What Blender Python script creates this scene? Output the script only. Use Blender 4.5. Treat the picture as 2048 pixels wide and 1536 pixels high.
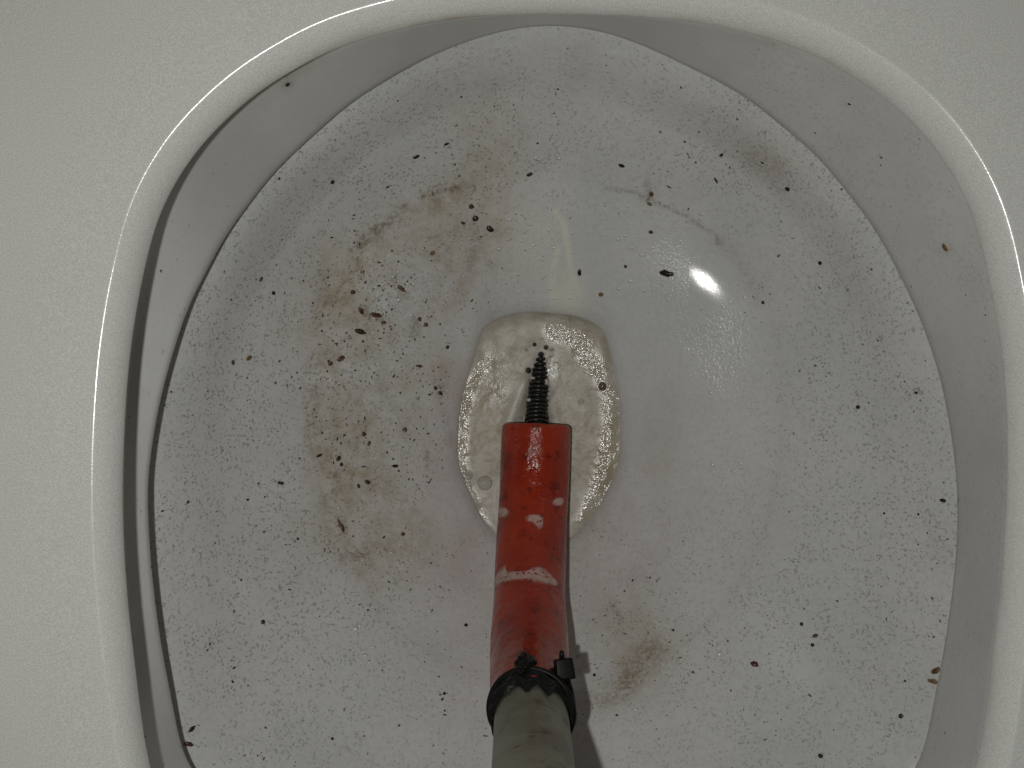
import bpy, bmesh, math, random
import numpy as np
from mathutils import Vector, Matrix
from mathutils.bvhtree import BVHTree

for o in list(bpy.data.objects):
    bpy.data.objects.remove(o)
SC = bpy.context.scene
COL = SC.collection
random.seed(7)
RNG = np.random.default_rng(11)

# ------------------------------------------------------------------ camera, light, exposure
H = 0.32                 # lens above the top of the seat (z = 0), looking straight down
F = 2463.0               # focal length in photograph pixels
CX, CY = 1024.0, 768.0
cam_d = bpy.data.cameras.new('camera')
cam_d.sensor_width = 36.0
cam_d.lens = 36.0 * F / 2048.0
cam_d.clip_start = 0.01
cam_d.clip_end = 50
cam = bpy.data.objects.new('camera', cam_d)
cam.location = (0, 0, H)
COL.objects.link(cam)
SC.camera = cam

w = bpy.data.worlds.new('World')
SC.world = w
w.use_nodes = True
bgn = w.node_tree.nodes['Background']
bgn.inputs[0].default_value = (1.0, 0.90, 0.78, 1)
bgn.inputs[1].default_value = 0.03

lamp_d = bpy.data.lights.new('phone_flash', 'POINT')
lamp_d.shadow_soft_size = 0.0032
lamp_d.energy = 2.25
lamp_d.color = (1.0, 0.99, 0.955)
lamp = bpy.data.objects.new('phone_flash', lamp_d)
lamp.location = (-0.0265, -0.0100, H)
COL.objects.link(lamp)

SC.view_settings.view_transform = 'Standard'
SC.view_settings.look = 'None'
SC.view_settings.gamma = 1
SC.view_settings.use_curve_mapping = False
SC.view_settings.exposure = 0.0
SC.render.engine = 'CYCLES'
SC.cycles.max_bounces = 7
SC.cycles.diffuse_bounces = 3
SC.cycles.sample_clamp_indirect = 3.0


# ------------------------------------------------------------------ helpers
def at(px, py, z):
    d = (H - z) / F
    return Vector(((px - CX) * d, -(py - CY) * d, z))


def to_px(P):
    d = H - P[..., 2]
    return CX + P[..., 0] * F / d, CY - P[..., 1] * F / d


def link(name, me, mat=None, parent=None, smooth=True):
    if smooth:
        me.polygons.foreach_set('use_smooth', [True] * len(me.polygons))
    o = bpy.data.objects.new(name, me)
    COL.objects.link(o)
    if mat is not None:
        for m in (mat if isinstance(mat, (list, tuple)) else [mat]):
            me.materials.append(m)
    if parent is not None:
        o.parent = parent
    return o


def mesh(verts, faces, name='m'):
    me = bpy.data.meshes.new(name)
    me.from_pydata([tuple(v) for v in verts], [], faces)
    me.update()
    return me


def grid_mesh(rows, closed_u=True, cap=None, closed_v=False):
    """rows: array (nr, n, 3); quads between rows, closed round u."""
    R = np.asarray(rows, dtype=np.float64)
    nr, n = R.shape[:2]
    V = R.reshape(-1, 3)
    nv = nr if closed_v else nr - 1
    nu = n if closed_u else n - 1
    i = np.arange(nv)[:, None]
    j = np.arange(nu)[None, :]
    i2 = (i + 1) % nr
    j2 = (j + 1) % n
    Q = np.stack([i * n + j, i * n + j2, i2 * n + j2, i2 * n + j], -1).reshape(-1, 4)
    faces = Q.tolist()
    if cap:
        if 'end' in cap:
            faces.append(list(range((nr - 1) * n, nr * n)))
        if 'start' in cap:
            faces.append(list(range(n))[::-1])
    return mesh(V.tolist(), faces), V


def put_attr(me, name, val):
    a = me.attributes.new(name, 'FLOAT', 'POINT')
    a.data.foreach_set('value', np.clip(val, 0, 1).astype(np.float32))


def fix_normals(me, flip=False):
    bm = bmesh.new()
    bm.from_mesh(me)
    bmesh.ops.recalc_face_normals(bm, faces=bm.faces)
    bm.to_mesh(me)
    bm.free()


def empty(name, loc, label=None, cat=None, group=None):
    o = bpy.data.objects.new(name, None)
    o.location = loc
    o.empty_display_size = 0.01
    COL.objects.link(o)
    if label:
        tag(o, label, cat, group)
    return o


def tag(o, label, cat, group=None, kind=None):
    o['label'] = label
    o['category'] = cat
    if group:
        o['group'] = group
    if kind:
        o['kind'] = kind
    return o


def child(o, parent):
    o.parent = parent
    o.matrix_parent_inverse = Matrix.Translation(-Vector(parent.location))
    return o


def bvh_of(me):
    return BVHTree.FromPolygons([v.co[:] for v in me.vertices], [p.vertices[:] for p in me.polygons])


def shoot(bvhs, px, py):
    o = Vector((0, 0, H))
    d = (at(px, py, -0.2) - o).normalized()
    best = None
    for b in bvhs:
        hit, n, idx, dist = b.ray_cast(o, d)
        if hit is not None and (best is None or dist < best[2]):
            if n.dot(d) > 0:
                n = -n
            best = (hit, n, dist)
    return best


def pchip(xk, yk, x):
    xk = np.asarray(xk, float)
    yk = np.asarray(yk, float)
    h = np.diff(xk)
    dl = np.diff(yk, axis=0) / (h if yk.ndim == 1 else h[:, None])
    m = np.zeros_like(yk)
    for k in range(1, len(xk) - 1):
        a, b = dl[k - 1], dl[k]
        w1, w2 = 2 * h[k] + h[k - 1], h[k] + 2 * h[k - 1]
        with np.errstate(divide='ignore', invalid='ignore'):
            v = (w1 + w2) / (w1 / a + w2 / b)
        m[k] = np.where(a * b > 0, v, 0)
    m[0], m[-1] = dl[0], dl[-1]
    k = np.clip(np.searchsorted(xk, x) - 1, 0, len(h) - 1)
    t = (x - xk[k]) / h[k]
    hh = h[k]
    if yk.ndim > 1:
        t = t[:, None]
        hh = hh[:, None]
    return ((2 * t**3 - 3 * t**2 + 1) * yk[k] + (t**3 - 2 * t**2 + t) * hh * m[k]
            + (-2 * t**3 + 3 * t**2) * yk[k + 1] + (t**3 - t**2) * hh * m[k + 1])


def vnoise(x, y, scale, seed=0):
    """smooth 2-D value noise in numpy, 0..1"""
    r = np.random.default_rng(seed)
    T = r.random((128, 128))
    x = np.asarray(x, float) / scale + 64.3
    y = np.asarray(y, float) / scale + 64.7
    xi, yi = np.floor(x).astype(int), np.floor(y).astype(int)
    fx, fy = x - xi, y - yi
    fx, fy = fx * fx * (3 - 2 * fx), fy * fy * (3 - 2 * fy)
    g = lambda a, b: T[(xi + a) % 128, (yi + b) % 128]
    return (g(0, 0) * (1 - fx) + g(1, 0) * fx) * (1 - fy) + (g(0, 1) * (1 - fx) + g(1, 1) * fx) * fy


def fbm(x, y, scale, seed=0, octv=4):
    s, a, t = 0, 1, 0
    for k in range(octv):
        s = s + a * vnoise(x, y, scale / 2**k, seed + k)
        t += a
        a *= 0.55
    return s / t


def gauss(x, y, cx, cy, sx, sy=None, rot=0):
    sy = sy or sx
    c, s = math.cos(math.radians(rot)), math.sin(math.radians(rot))
    u = (x - cx) * c + (y - cy) * s
    v = -(x - cx) * s + (y - cy) * c
    return np.exp(-0.5 * ((u / sx)**2 + (v / sy)**2))


def polydist(x, y, pts):
    d = np.full(np.shape(x), 1e9)
    for (ax, ay), (bx, by) in zip(pts[:-1], pts[1:]):
        ux, uy = bx - ax, by - ay
        t = np.clip(((x - ax) * ux + (y - ay) * uy) / (ux * ux + uy * uy + 1e-9), 0, 1)
        d = np.minimum(d, np.hypot(x - ax - t * ux, y - ay - t * uy))
    return d


# ------------------------------------------------------------------ outlines of the opening, seen from above
PCX, PCY = 1085.0, 860.0
SEAT_EDGE = [(247, 936), (248, 1073), (258, 1217), (273, 1346), (301, 1536), (380, 1750), (560, 1930), (820, 2030), (1125, 2060),
             (1430, 2030), (1690, 1930), (1870, 1750), (1951, 1536), (1982, 1327), (1998, 1190), (2010, 1034), (2014, 936), (2013, 860),
             (2007, 746), (2001, 688), (1984, 600), (1971, 527), (1951, 449), (1920, 375), (1881, 312), (1826, 246), (1756, 187),
             (1678, 137), (1600, 98), (1500, 66), (1400, 46), (1286, 34), (1200, 30), (1110, 29), (1020, 30), (954, 33), (856, 47),
             (800, 59), (742, 74), (664, 100), (586, 141), (508, 191), (441, 250), (391, 305), (348, 371), (316, 437), (297, 508),
             (277, 600), (262, 700), (252, 820)]
RIM_EDGE = [(296, 936), (296, 1053), (305, 1170), (324, 1307), (352, 1444), (372, 1536), (425, 1592), (560, 1660), (800, 1705), (1110, 1720),
            (1400, 1705), (1650, 1660), (1790, 1592), (1842, 1536), (1857, 1463), (1877, 1366), (1896, 1260), (1910, 1151), (1917, 1053),
            (1913, 936), (1909, 900), (1899, 840), (1888, 780), (1868, 709), (1845, 645), (1826, 600), (1795, 539), (1748, 453),
            (1697, 387), (1639, 316), (1568, 254), (1482, 187), (1390, 139), (1278, 86), (1188, 58), (1110, 49), (1012, 59), (934, 82),
            (856, 113), (778, 156), (700, 205), (609, 285), (547, 344), (492, 414), (449, 473), (414, 539), (381, 600), (351, 686),
            (324, 780), (312, 834), (302, 900)]
SHELF = [(618, 800), (628, 660), (668, 545), (740, 455), (850, 385), (960, 352), (1080, 345), (1210, 362), (1330, 405), (1440, 475),
         (1515, 580), (1548, 700), (1556, 830), (1545, 980), (1505, 1120), (1420, 1240), (1290, 1320), (1080, 1350), (890, 1315),
         (760, 1225), (670, 1110), (628, 960)]
SUMP = [(920, 850), (933, 775), (952, 715), (962, 672), (978, 649), (1006, 636), (1050, 627), (1106, 629), (1162, 638), (1197, 655),
        (1212, 684), (1222, 726), (1234, 790), (1238, 860), (1228, 945), (1196, 1008), (1152, 1062), (1112, 1086), (1065, 1094), (1015, 1080),
        (972, 1042), (945, 990), (922, 930)]


def contour(pts, n, blur=1.2):
    p = np.array(pts, float)
    th = np.arctan2(-(p[:, 1] - PCY), p[:, 0] - PCX)
    r = np.hypot(p[:, 0] - PCX, p[:, 1] - PCY)
    o = np.argsort(th)
    th, r = th[o], r[o]
    thx = np.concatenate([th[-3:] - 2 * np.pi, th, th[:3] + 2 * np.pi])
    rx = np.concatenate([r[-3:], r, r[:3]])
    T = np.linspace(-np.pi, np.pi, n, endpoint=False)
    R = pchip(thx, rx, T)
    k = max(1, int(n * blur / 360 * 3))
    g = np.exp(-0.5 * (np.arange(-k, k + 1) / (k / 2.2))**2)
    g /= g.sum()
    return T, np.convolve(np.concatenate([R[-k:], R, R[:k]]), g, 'valid')


def ring(T, r, z, off=0.0):
    """world ring of an outline at height z, moved outwards by off metres"""
    d = (H - z) / F
    z = np.broadcast_to(z, T.shape)
    x = (PCX - CX + r * np.cos(T)) * d + off * np.cos(T)
    y = -(PCY - CY - r * np.sin(T)) * d + off * np.sin(T)
    return np.stack([x, y, z], -1)


# ------------------------------------------------------------------ materials
def newmat(name):
    m = bpy.data.materials.new(name)
    m.use_nodes = True
    nt = m.node_tree
    return m, nt, nt.nodes['Principled BSDF']


class NT:
    def __init__(self, nt):
        self.nt = nt
        self.co = nt.nodes.new('ShaderNodeTexCoord').outputs['Object']

    def n(self, t, **kw):
        nd = self.nt.nodes.new(t)
        for k, v in kw.items():
            setattr(nd, k, v)
        return nd

    def l(self, a, b):
        self.nt.links.new(a, b)

    def noise(self, scale, detail=3, rough=0.55, co=None):
        nd = self.n('ShaderNodeTexNoise')
        nd.inputs['Scale'].default_value = scale
        nd.inputs['Detail'].default_value = detail
        nd.inputs['Roughness'].default_value = rough
        self.l(co or self.co, nd.inputs['Vector'])
        return nd.outputs['Fac']

    def ramp(self, f, a, b, va=0.0, vb=1.0):
        nd = self.n('ShaderNodeMapRange', interpolation_type='SMOOTHSTEP')
        nd.inputs['From Min'].default_value = a
        nd.inputs['From Max'].default_value = b
        nd.inputs['To Min'].default_value = va
        nd.inputs['To Max'].default_value = vb
        self.l(f, nd.inputs['Value'])
        return nd.outputs['Result']

    def math(self, op, a, b=None, c=None):
        nd = self.n('ShaderNodeMath', operation=op)
        for i, v in enumerate((a, b, c)):
            if v is None:
                continue
            if isinstance(v, (int, float)):
                nd.inputs[i].default_value = v
            else:
                self.l(v, nd.inputs[i])
        return nd.outputs[0]

    def mix(self, f, a, b):
        nd = self.n('ShaderNodeMix', data_type='RGBA')
        for s, v in ((nd.inputs['Factor'], f), (nd.inputs['A'], a), (nd.inputs['B'], b)):
            if isinstance(v, (int, float)):
                s.default_value = v
            elif isinstance(v, tuple):
                s.default_value = (*v, 1)
            else:
                self.l(v, s)
        return nd.outputs['Result']

    def attr(self, name):
        nd = self.n('ShaderNodeAttribute', attribute_name=name)
        return nd.outputs['Fac']

    def bump(self, h, strength, dist):
        nd = self.n('ShaderNodeBump')
        nd.inputs['Distance'].default_value = dist
        if isinstance(strength, (int, float)):
            nd.inputs['Strength'].default_value = strength
        else:
            self.l(strength, nd.inputs['Strength'])
        self.l(h, nd.inputs['Height'])
        return nd.outputs['Normal']


def mat_seat():
    m, nt, b = newmat('seat_plastic')
    t = NT(nt)
    g = t.noise(2600, 1)
    lg = t.noise(18, 3)
    dirt = t.ramp(t.noise(420, 2), 0.74, 0.80)
    dirt = t.math('MULTIPLY', dirt, t.ramp(t.noise(60, 2), 0.52, 0.7))
    c = t.mix(t.ramp(g, 0.25, 0.75), (0.585, 0.59, 0.56), (0.76, 0.765, 0.73))
    c = t.mix(t.math('MULTIPLY', t.ramp(lg, 0.3, 0.7), 0.10), c, (0.56, 0.56, 0.52))
    c = t.mix(t.math('MULTIPLY', dirt, 0.4), c, (0.25, 0.22, 0.17))
    yl = t.attr('grime')
    c = t.mix(t.math('MULTIPLY', yl, t.ramp(t.noise(90, 3), 0.25, 0.7)), c, (0.36, 0.32, 0.21))
    t.l(c, b.inputs['Base Color'])
    b.inputs['Roughness'].default_value = 0.22
    t.l(t.ramp(t.noise(40, 3), 0.3, 0.7, 0.13, 0.24), b.inputs['Roughness'])
    sh = t.math('ADD', t.noise(1800, 2), t.math('MULTIPLY', t.noise(90, 3), 2.0))
    t.l(t.bump(sh, 0.06, 0.0004), b.inputs['Normal'])
    return m


def porcelain(name, bowl=True):
    m, nt, b = newmat(name)
    t = NT(nt)
    big = t.noise(22, 4)
    c = t.mix(t.ramp(big, 0.3, 0.7), (0.63, 0.64, 0.63), (0.69, 0.695, 0.68))
    # faint mottling of dried scale
    mot = t.ramp(t.noise(520, 3, 0.6), 0.38, 0.66)
    c = t.mix(t.math('MULTIPLY', mot, 0.13 if bowl else 0.05), c, (0.34, 0.34, 0.31))
    pk = t.attr('pink')
    c = t.mix(t.math('MULTIPLY', pk, t.ramp(t.noise(70, 4), 0.3, 0.65)), c, (0.55, 0.475, 0.465))
    ol = t.attr('olive')
    oln = t.math('MULTIPLY', ol, t.ramp(t.noise(230, 5, 0.65), 0.25, 0.70, 0.35, 0.95))
    c = t.mix(oln, c, (0.415, 0.35, 0.24))
    br = t.attr('brown')
    brn = t.math('MULTIPLY', br, t.ramp(t.noise(700, 4, 0.65), 0.36, 0.58, 0.1, 1.0))
    c = t.mix(brn, c, (0.16, 0.105, 0.05))
    fl = t.attr('film')
    c = t.mix(t.math('MULTIPLY', fl, 0.8), c, (0.78, 0.78, 0.67))
    # fine speckle of dirt
    sp = t.attr('speck')
    s1 = t.ramp(t.noise(950, 2, 0.5), 0.545, 0.65)
    s1 = t.math('MULTIPLY', s1, t.ramp(t.noise(130, 2), 0.30, 0.58))
    c = t.mix(t.math('MULTIPLY', t.math('MULTIPLY', s1, sp), 0.50), c, (0.16, 0.145, 0.115))
    t.l(c, b.inputs['Base Color'])
    wet = t.attr('wet')
    rg = t.math('ADD', t.math('MULTIPLY', wet, 0.05), 0.18)
    t.l(rg, b.inputs['Roughness'])
    b.inputs['Specular IOR Level'].default_value = 0.5
    hf = t.noise(950, 2, 0.6)
    n1 = t.bump(hf, t.math('ADD', t.math('MULTIPLY', wet, 0.42), 0.015), 0.0009)
    t.l(n1, b.inputs['Normal'])
    return m


def simple(name, col, rough=0.5, bump=0.0, bscale=400, metal=0.0, var=0.25, vscale=120, spec=0.5):
    m, nt, b = newmat(name)
    t = NT(nt)
    dk = tuple(v * (1 - var) for v in col)
    lt = tuple(min(1, v * (1 + var)) for v in col)
    c = t.mix(t.ramp(t.noise(vscale, 4), 0.3, 0.7), dk, lt)
    t.l(c, b.inputs['Base Color'])
    b.inputs['Roughness'].default_value = rough
    b.inputs['Metallic'].default_value = metal
    b.inputs['Specular IOR Level'].default_value = spec
    if bump:
        t.l(t.bump(t.noise(bscale, 3), bump, 0.0006), b.inputs['Normal'])
    return m


M_SEAT = mat_seat()
M_BOWL = porcelain('stained_porcelain')
M_RIM = porcelain('rim_porcelain', False)
M_BODY = simple('outer_porcelain', (0.62, 0.62, 0.59), 0.2, var=0.05)

# ------------------------------------------------------------------ the toilet
toilet = empty('toilet', (0, 0, -0.34), 'dirty white toilet bowl with raised-edge plastic seat around its opening', 'toilet')

N = 420
T, rB = contour(SEAT_EDGE, N, 2.2)
ZB = -0.0078
rows = []
WO = 0.082
rows.append(ring(T, rB, ZB, WO - 0.004) * (1, 1, 0) + (0, 0, -0.018))
def wr(off, z):
    p = ring(T, rB, ZB, off)
    p[:, 2] = z
    return p
rows = [wr(WO - 0.004, -0.018), wr(WO, -0.014), wr(WO, -0.008), wr(WO - 0.002, -0.003), wr(WO - 0.007, -0.0008)]
for f in np.linspace(0.9, 0.16, 8):
    rows.append(wr(WO * f, -0.0004 + 0.0004 * math.sin(math.pi * f)))
rows.append(wr(0.0085, -0.0003))
px_, pz_ = 0.0064, -0.0003
rows.append(wr(px_, pz_))
for a0, a1, rad_, nn in ((0, 30, 0.0021, 9), (30, 80, 0.0109, 16)):
    for a in np.linspace(a0, a1, nn)[1:]:
        dx = rad_ * (math.sin(math.radians(a)) - math.sin(math.radians(a0)))
        dz = rad_ * (math.cos(math.radians(a0)) - math.cos(math.radians(a)))
        rows.append(wr(max(0, px_ - dx), pz_ - dz))
    px_ -= rad_ * (math.sin(math.radians(a1)) - math.sin(math.radians(a0)))
    pz_ -= rad_ * (math.cos(math.radians(a0)) - math.cos(math.radians(a1)))
for z, o in ((-0.0085, 0.0002), (-0.0093, 0.0008), (-0.0108, 0.0018), (-0.013, 0.0036), (-0.0165, 0.0062), (-0.018, 0.009)):
    rows.append(wr(o, z))
rows.append(wr(0.02, -0.018))
rows.append(wr(0.06, -0.018))
me, V = grid_mesh(rows, closed_v=True)
fix_normals(me)
sx, sy = to_px(V)
gr = gauss(sx, sy, 905, 42, 45, 6, -8) * 0.9 + gauss(sx, sy, 640, 118, 90, 8, -32) * 0.35
gr += 0.36 * np.exp(-0.5 * ((V[:, 2] + 0.0074) / 0.0012)**2) * fbm(sx, sy, 90, 3)
put_attr(me, 'grime', gr)
seat = child(link('seat', me, M_SEAT), toilet)
seat['label'] = 'white plastic seat with a rounded inner edge'

# rim
T2, rR = contour(RIM_EDGE, N, 2.0)
ang_l = np.abs(np.mod(T - math.radians(188) + np.pi, 2 * np.pi) - np.pi)
ZA = -0.055 + 0.014 * (1 - np.exp(-0.5 * (ang_l / 0.55)**4))
ZR = -0.082 + 0.019 * np.exp(-0.5 * (ang_l / 0.55)**4) + 0.010 * np.exp(-0.5 * ((T - math.radians(93)) / 0.30)**2)
A = ring(T, rB, ZA)
Rr = ring(T, rR, ZR)
rows = []
def offs(P, off, z):
    Q = P.copy()
    Q[:, 0] += off * np.cos(T)
    Q[:, 1] += off * np.sin(T)
    Q[:, 2] = z
    return Q
for off, z in ((0.050, -0.080), (0.052, -0.05), (0.052, -0.034), (0.049, -0.028), (0.043, -0.0245), (0.030, -0.0235)):
    rows.append(offs(A, off, z))
for off, k in ((0.018, 0.08), (0.010, 0.30), (0.004, 0.60), (0.0012, 0.82)):
    rows.append(offs(A, off, -0.024 + (ZA + 0.024) * k))
for f in np.linspace(0, 0.93, 12):
    P = A * (1 - f) + Rr * f
    P[:, 2] = ZA + (ZR + 0.0005 - ZA) * f
    rows.append(P)
rows.append(offs(Rr, 0.0000, ZR - 0.0012))
rows.append(offs(Rr, 0.0008, ZR - 0.0028))
rows.append(offs(Rr, 0.003, ZR - 0.0040))
rows.append(offs(Rr, 0.010, ZR - 0.0045))
rows.append(offs(Rr, 0.030, ZR - 0.0050))
me, V = grid_mesh(rows)
fix_normals(me)
rx, ry = to_px(V)
z0 = np.zeros(len(V))
put_attr(me, 'olive', gauss(rx, ry, 600, 140, 40, 8, -35) * .5 + gauss(rx, ry, 1890, 497, 10) * .25 + gauss(rx, ry, 1520, 80, 60, 8, 15) * .35
         + gauss(rx, ry, 1980, 900, 20, 50) * .25)
put_attr(me, 'pink', z0 + 0.12)
put_attr(me, 'brown', gauss(rx, ry, 575, 165, 10) * .4 + gauss(rx, ry, 1893, 497, 6) * .4)
put_attr(me, 'speck', 0.10 + 0.5 * (rx > 1500) * fbm(rx, ry, 80, 5))
put_attr(me, 'film', z0)
put_attr(me, 'wet', z0)
rim = child(link('rim', me, M_RIM), toilet)
RIM_ME = me

# outer body below the rim
rows = [offs(A, 0.0495, -0.079), offs(A, 0.046, -0.12), offs(A, 0.034, -0.2), offs(A, 0.02, -0.28), offs(A, 0.018, -0.34)]
me, V = grid_mesh(rows)
fix_normals(me)
child(link('outer_body', me, M_BODY), toilet)

# bowl
NB = 840
Tb, bR = contour(RIM_EDGE, NB, 2.0)
_, bS = contour(SHELF, NB, 10)
_, bU = contour(SUMP, NB, 2.0)
_, bUs = contour(SUMP, NB, 14)
ku = [0.0, 0.10, 0.17, 0.20, 0.225, 0.30, 0.42, 0.58, 0.64, 0.84, 1.0, 1.08]
kr = [bU * 0.01, bU * 0.78, bU * 0.985, bU * 1.01, bU + 14, bU * .3 + bUs * .7 + 48, bU * 0 + bUs * 0.45 + bS * 0.55, bS * 0.985, bS * 1.02, bS * 0.5 + bR * 0.5, bR, bR + 75]
kz = [-0.190, -0.187, -0.175, -0.1655, -0.1625, -0.1590, -0.1495, -0.1385, -0.1362, -0.1175, -0.0930, -0.0890]
us = np.concatenate([np.linspace(0, 0.17, 14), np.linspace(0.173, 1.08, 400)])
RR = pchip(ku, np.array(kr), us)
ZZ = pchip(ku, np.array(kz), us)
rows = np.stack([ring(Tb, RR[k], np.full(NB, ZZ[k])) for k in range(len(us))])
wob = (fbm(rows[..., 0], rows[..., 1], 0.03, 21, 3) - 0.5) * 0.0006
rows[..., 2] += wob * np.clip((us[:, None] - 0.2) * 5, 0, 1)
# the back of the bowl climbs more steeply
qx, qy = to_px(rows)
rows[..., 2] += 0.014 * np.exp(-0.5 * ((qx - 1110) / 210)**2) * np.clip((qy - 1120) / 330, 0, 1)**2 * (3 - 2 * np.clip((qy - 1120) / 330, 0, 1)) * np.clip((1800 - qy) / 200, 0, 1)
# surface bent into a shallow dip, added so the flash mirrors here
qx, qy = to_px(rows)
gc = at(1408, 562, -0.150)
ii = np.unravel_index(np.argmin((qx - 1408)**2 + (qy - 562)**2), qx.shape)
gc = rows[ii]
hv = np.array([-0.0132, -0.005, H]) - gc
wgt = gauss(qx, qy, 1408, 562, 60, 42, 32)
rows[..., 2] = rows[..., 2] * (1 - wgt) + wgt * (gc[2] - (hv[0] * (rows[..., 0] - gc[0]) + hv[1] * (rows[..., 1] - gc[1])) / hv[2])
me, V = grid_mesh(rows, cap='start')
bx, by = to_px(V)
nz = fbm(bx, by, 120, 31)
nf = fbm(bx, by, 40, 41)
ins = gauss(bx, by, 1080, 800, 420, 430)
ol = np.zeros(len(V))
for g in ((700, 560, 70, 120, 25, .50), (660, 800, 60, 170, 0, .48), (820, 700, 120, 150, 0, .36), (780, 930, 110, 90, 0, .36),
          (780, 1050, 110, 60, 0, .34), (960, 330, 80, 70, -30, .50), (880, 410, 90, 40, -20, .50), (1000, 460, 70, 60, 0, .35),
          (955, 270, 45, 70, 0, .34), (1545, 330, 55, 25, 15, .55), (1450, 270, 60, 50, 0, .25), (1325, 860, 26, 100, 0, .42),
          (1270, 1320, 60, 60, -45, 1.05), (1200, 1390, 60, 28, -20, .80), (1250, 1220, 50, 60, 0, .35), (950, 200, 90, 80, 0, .22),
          (1165, 85, 20, 40, 0, .3), (1150, 1080, 40, 60, 0, .4), (690, 1090, 70, 30, 30, .4), (1880, 1150, 25, 200, 0, .22),
          (1880, 1350, 25, 30, 0, .6), (1215, 960, 20, 70, 10, .4), (930, 520, 50, 70, 0, .35), (870, 800, 25, 140, 0, .3),
          (700, 370, 50, 25, 0, .18)):
    ol += gauss(bx, by, g[0], g[1], g[2], g[3], g[4]) * g[5]
ol *= 0.35 + 1.25 * np.clip((nz - 0.30) * 2.2, 0, 1)
ol += 0.05 * nz
qr = (RR / bS[None, :]).reshape(-1)
tq = np.degrees(np.tile(Tb, (len(us), 1)).reshape(-1)) % 360
def sst(x, a, b):
    t = np.clip((x - a) / (b - a), 0, 1)
    return t * t * (3 - 2 * t)
qn = qr + (nf - 0.5) * 0.10 + (nz - 0.5) * 0.10
left = sst(tq, 88, 112) * (1 - sst(tq, 205, 245))
band = sst(qn, 0.50, 0.66) * (1 - sst(qn, 0.97, 1.03)) * left
edge_line = np.exp(-0.5 * ((qn - 0.975) / 0.022)**2) * sst(tq, 95, 120) * (1 - sst(tq, 175, 215))
grain = np.clip((fbm(bx, by, 22, 55, 3) - 0.32) * 2.6, 0, 1)
ol = ol * 0.72 + band * (0.10 + 0.42 * np.clip((nz - .32) * 2.4, 0, 1)) * (0.25 + 0.95 * grain) + edge_line * 0.22 * nz * 1.6 * grain
put_attr(me, 'olive', ol * 0.82)
pk = gauss(bx, by, 930, 1000, 55, 330) * .8 + gauss(bx, by, 480, 1120, 130, 170) * .30 + gauss(bx, by, 1270, 1040, 50, 110) * .65 \
    + gauss(bx, by, 900, 830, 30, 120) * .5 + gauss(bx, by, 1200, 1180, 60, 60) * .35 + gauss(bx, by, 735, 630, 25, 15) * .8 + gauss(bx, by, 945, 460, 18, 25) * .6
put_attr(me, 'pink', pk * (0.3 + nz) * 0.85)
br = np.zeros(len(V))
for pts, wd, st in (([(1212, 378), (1262, 388), (1300, 402), (1345, 418), (1395, 445), (1432, 472), (1442, 490)], 3.6, .36),
                    ([(1440, 480), (1490, 540), (1520, 600)], 9, .16),
                    ([(846, 392), (880, 384), (915, 374)], 3.5, .6), ([(755, 455), (785, 435), (808, 412)], 8, .5), ([(720, 490), (742, 470)], 10, .4),
                    ([(650, 560), (632, 640)], 9, .22), ([(728, 615), (735, 630), (768, 634)], 6, .55), ([(790, 570), (812, 588)], 7, .5), ([(676, 1040), (690, 1064)], 5, .6),
                    ([(850, 905), (852, 935)], 4, .4), ([(950, 455), (948, 500), (940, 540)], 10, .28), ([(900, 880), (880, 800), (885, 740)], 8, .22),
                    ([(1240, 1240), (1225, 1210)], 4, .4), ([(690, 1110), (735, 1115)], 9, .4), ([(1299, 370), (1300, 402)], 7, .4),
                    ([(1262, 1345), (1300, 1300)], 22, .50), ([(1200, 1400), (1250, 1375)], 16, .36), ([(1560, 360), (1500, 318)], 16, .2),
                    ([(870, 770), (880, 785)], 6, .4), ([(830, 640), (830, 660)], 8, .4)):
    d = polydist(bx + (nf - .5) * 16, by + (nz - .5) * 14, pts)
    br += st * np.exp(-0.5 * (d / wd)**2)
put_attr(me, 'brown', br + (band * 0.15 + edge_line * 0.20) * grain)
sp = 0.42 + gauss(bx, by, 520, 560, 240, 330) * .75 + gauss(bx, by, 900, 300, 260, 140) * .5 + gauss(bx, by, 1480, 300, 220, 130) * .5 \
    + gauss(bx, by, 1740, 760, 140, 260) * .6 + gauss(bx, by, 1650, 1250, 260, 260) * .45 + gauss(bx, by, 500, 1230, 230, 260) * .55 \
    - gauss(bx, by, 1250, 560, 190, 230) * .5 - gauss(bx, by, 1480, 900, 160, 260) * .2 - gauss(bx, by, 900, 900, 60, 250) * .3
put_attr(me, 'speck', sp)
fd = polydist(bx, by, [(1112, 424), (1128, 450), (1136, 500), (1142, 545), (1165, 600)])
fl = gauss(bx, by, 1065, 490, 42, 55, 20) * .22 + np.exp(-0.5 * (fd / 4)**2) * .7 * np.clip((600 - by) / 120, 0, 1) + gauss(bx, by, 1135, 585, 24, 34) * .5 \
    + np.exp(-0.5 * (polydist(bx, by, [(1116, 495), (1103, 545), (1106, 600)]) / 4)**2) * .45
put_attr(me, 'film', fl * (1.5 + 1.6 * nf) * (0.6 + 0.5 * fbm(bx, by, 14, 88, 3)))
smooth_patch = (bx > 1378 + 3 * (nz - .5)) * gauss(bx, by, 1410, 560, 55, 36, 30)
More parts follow.
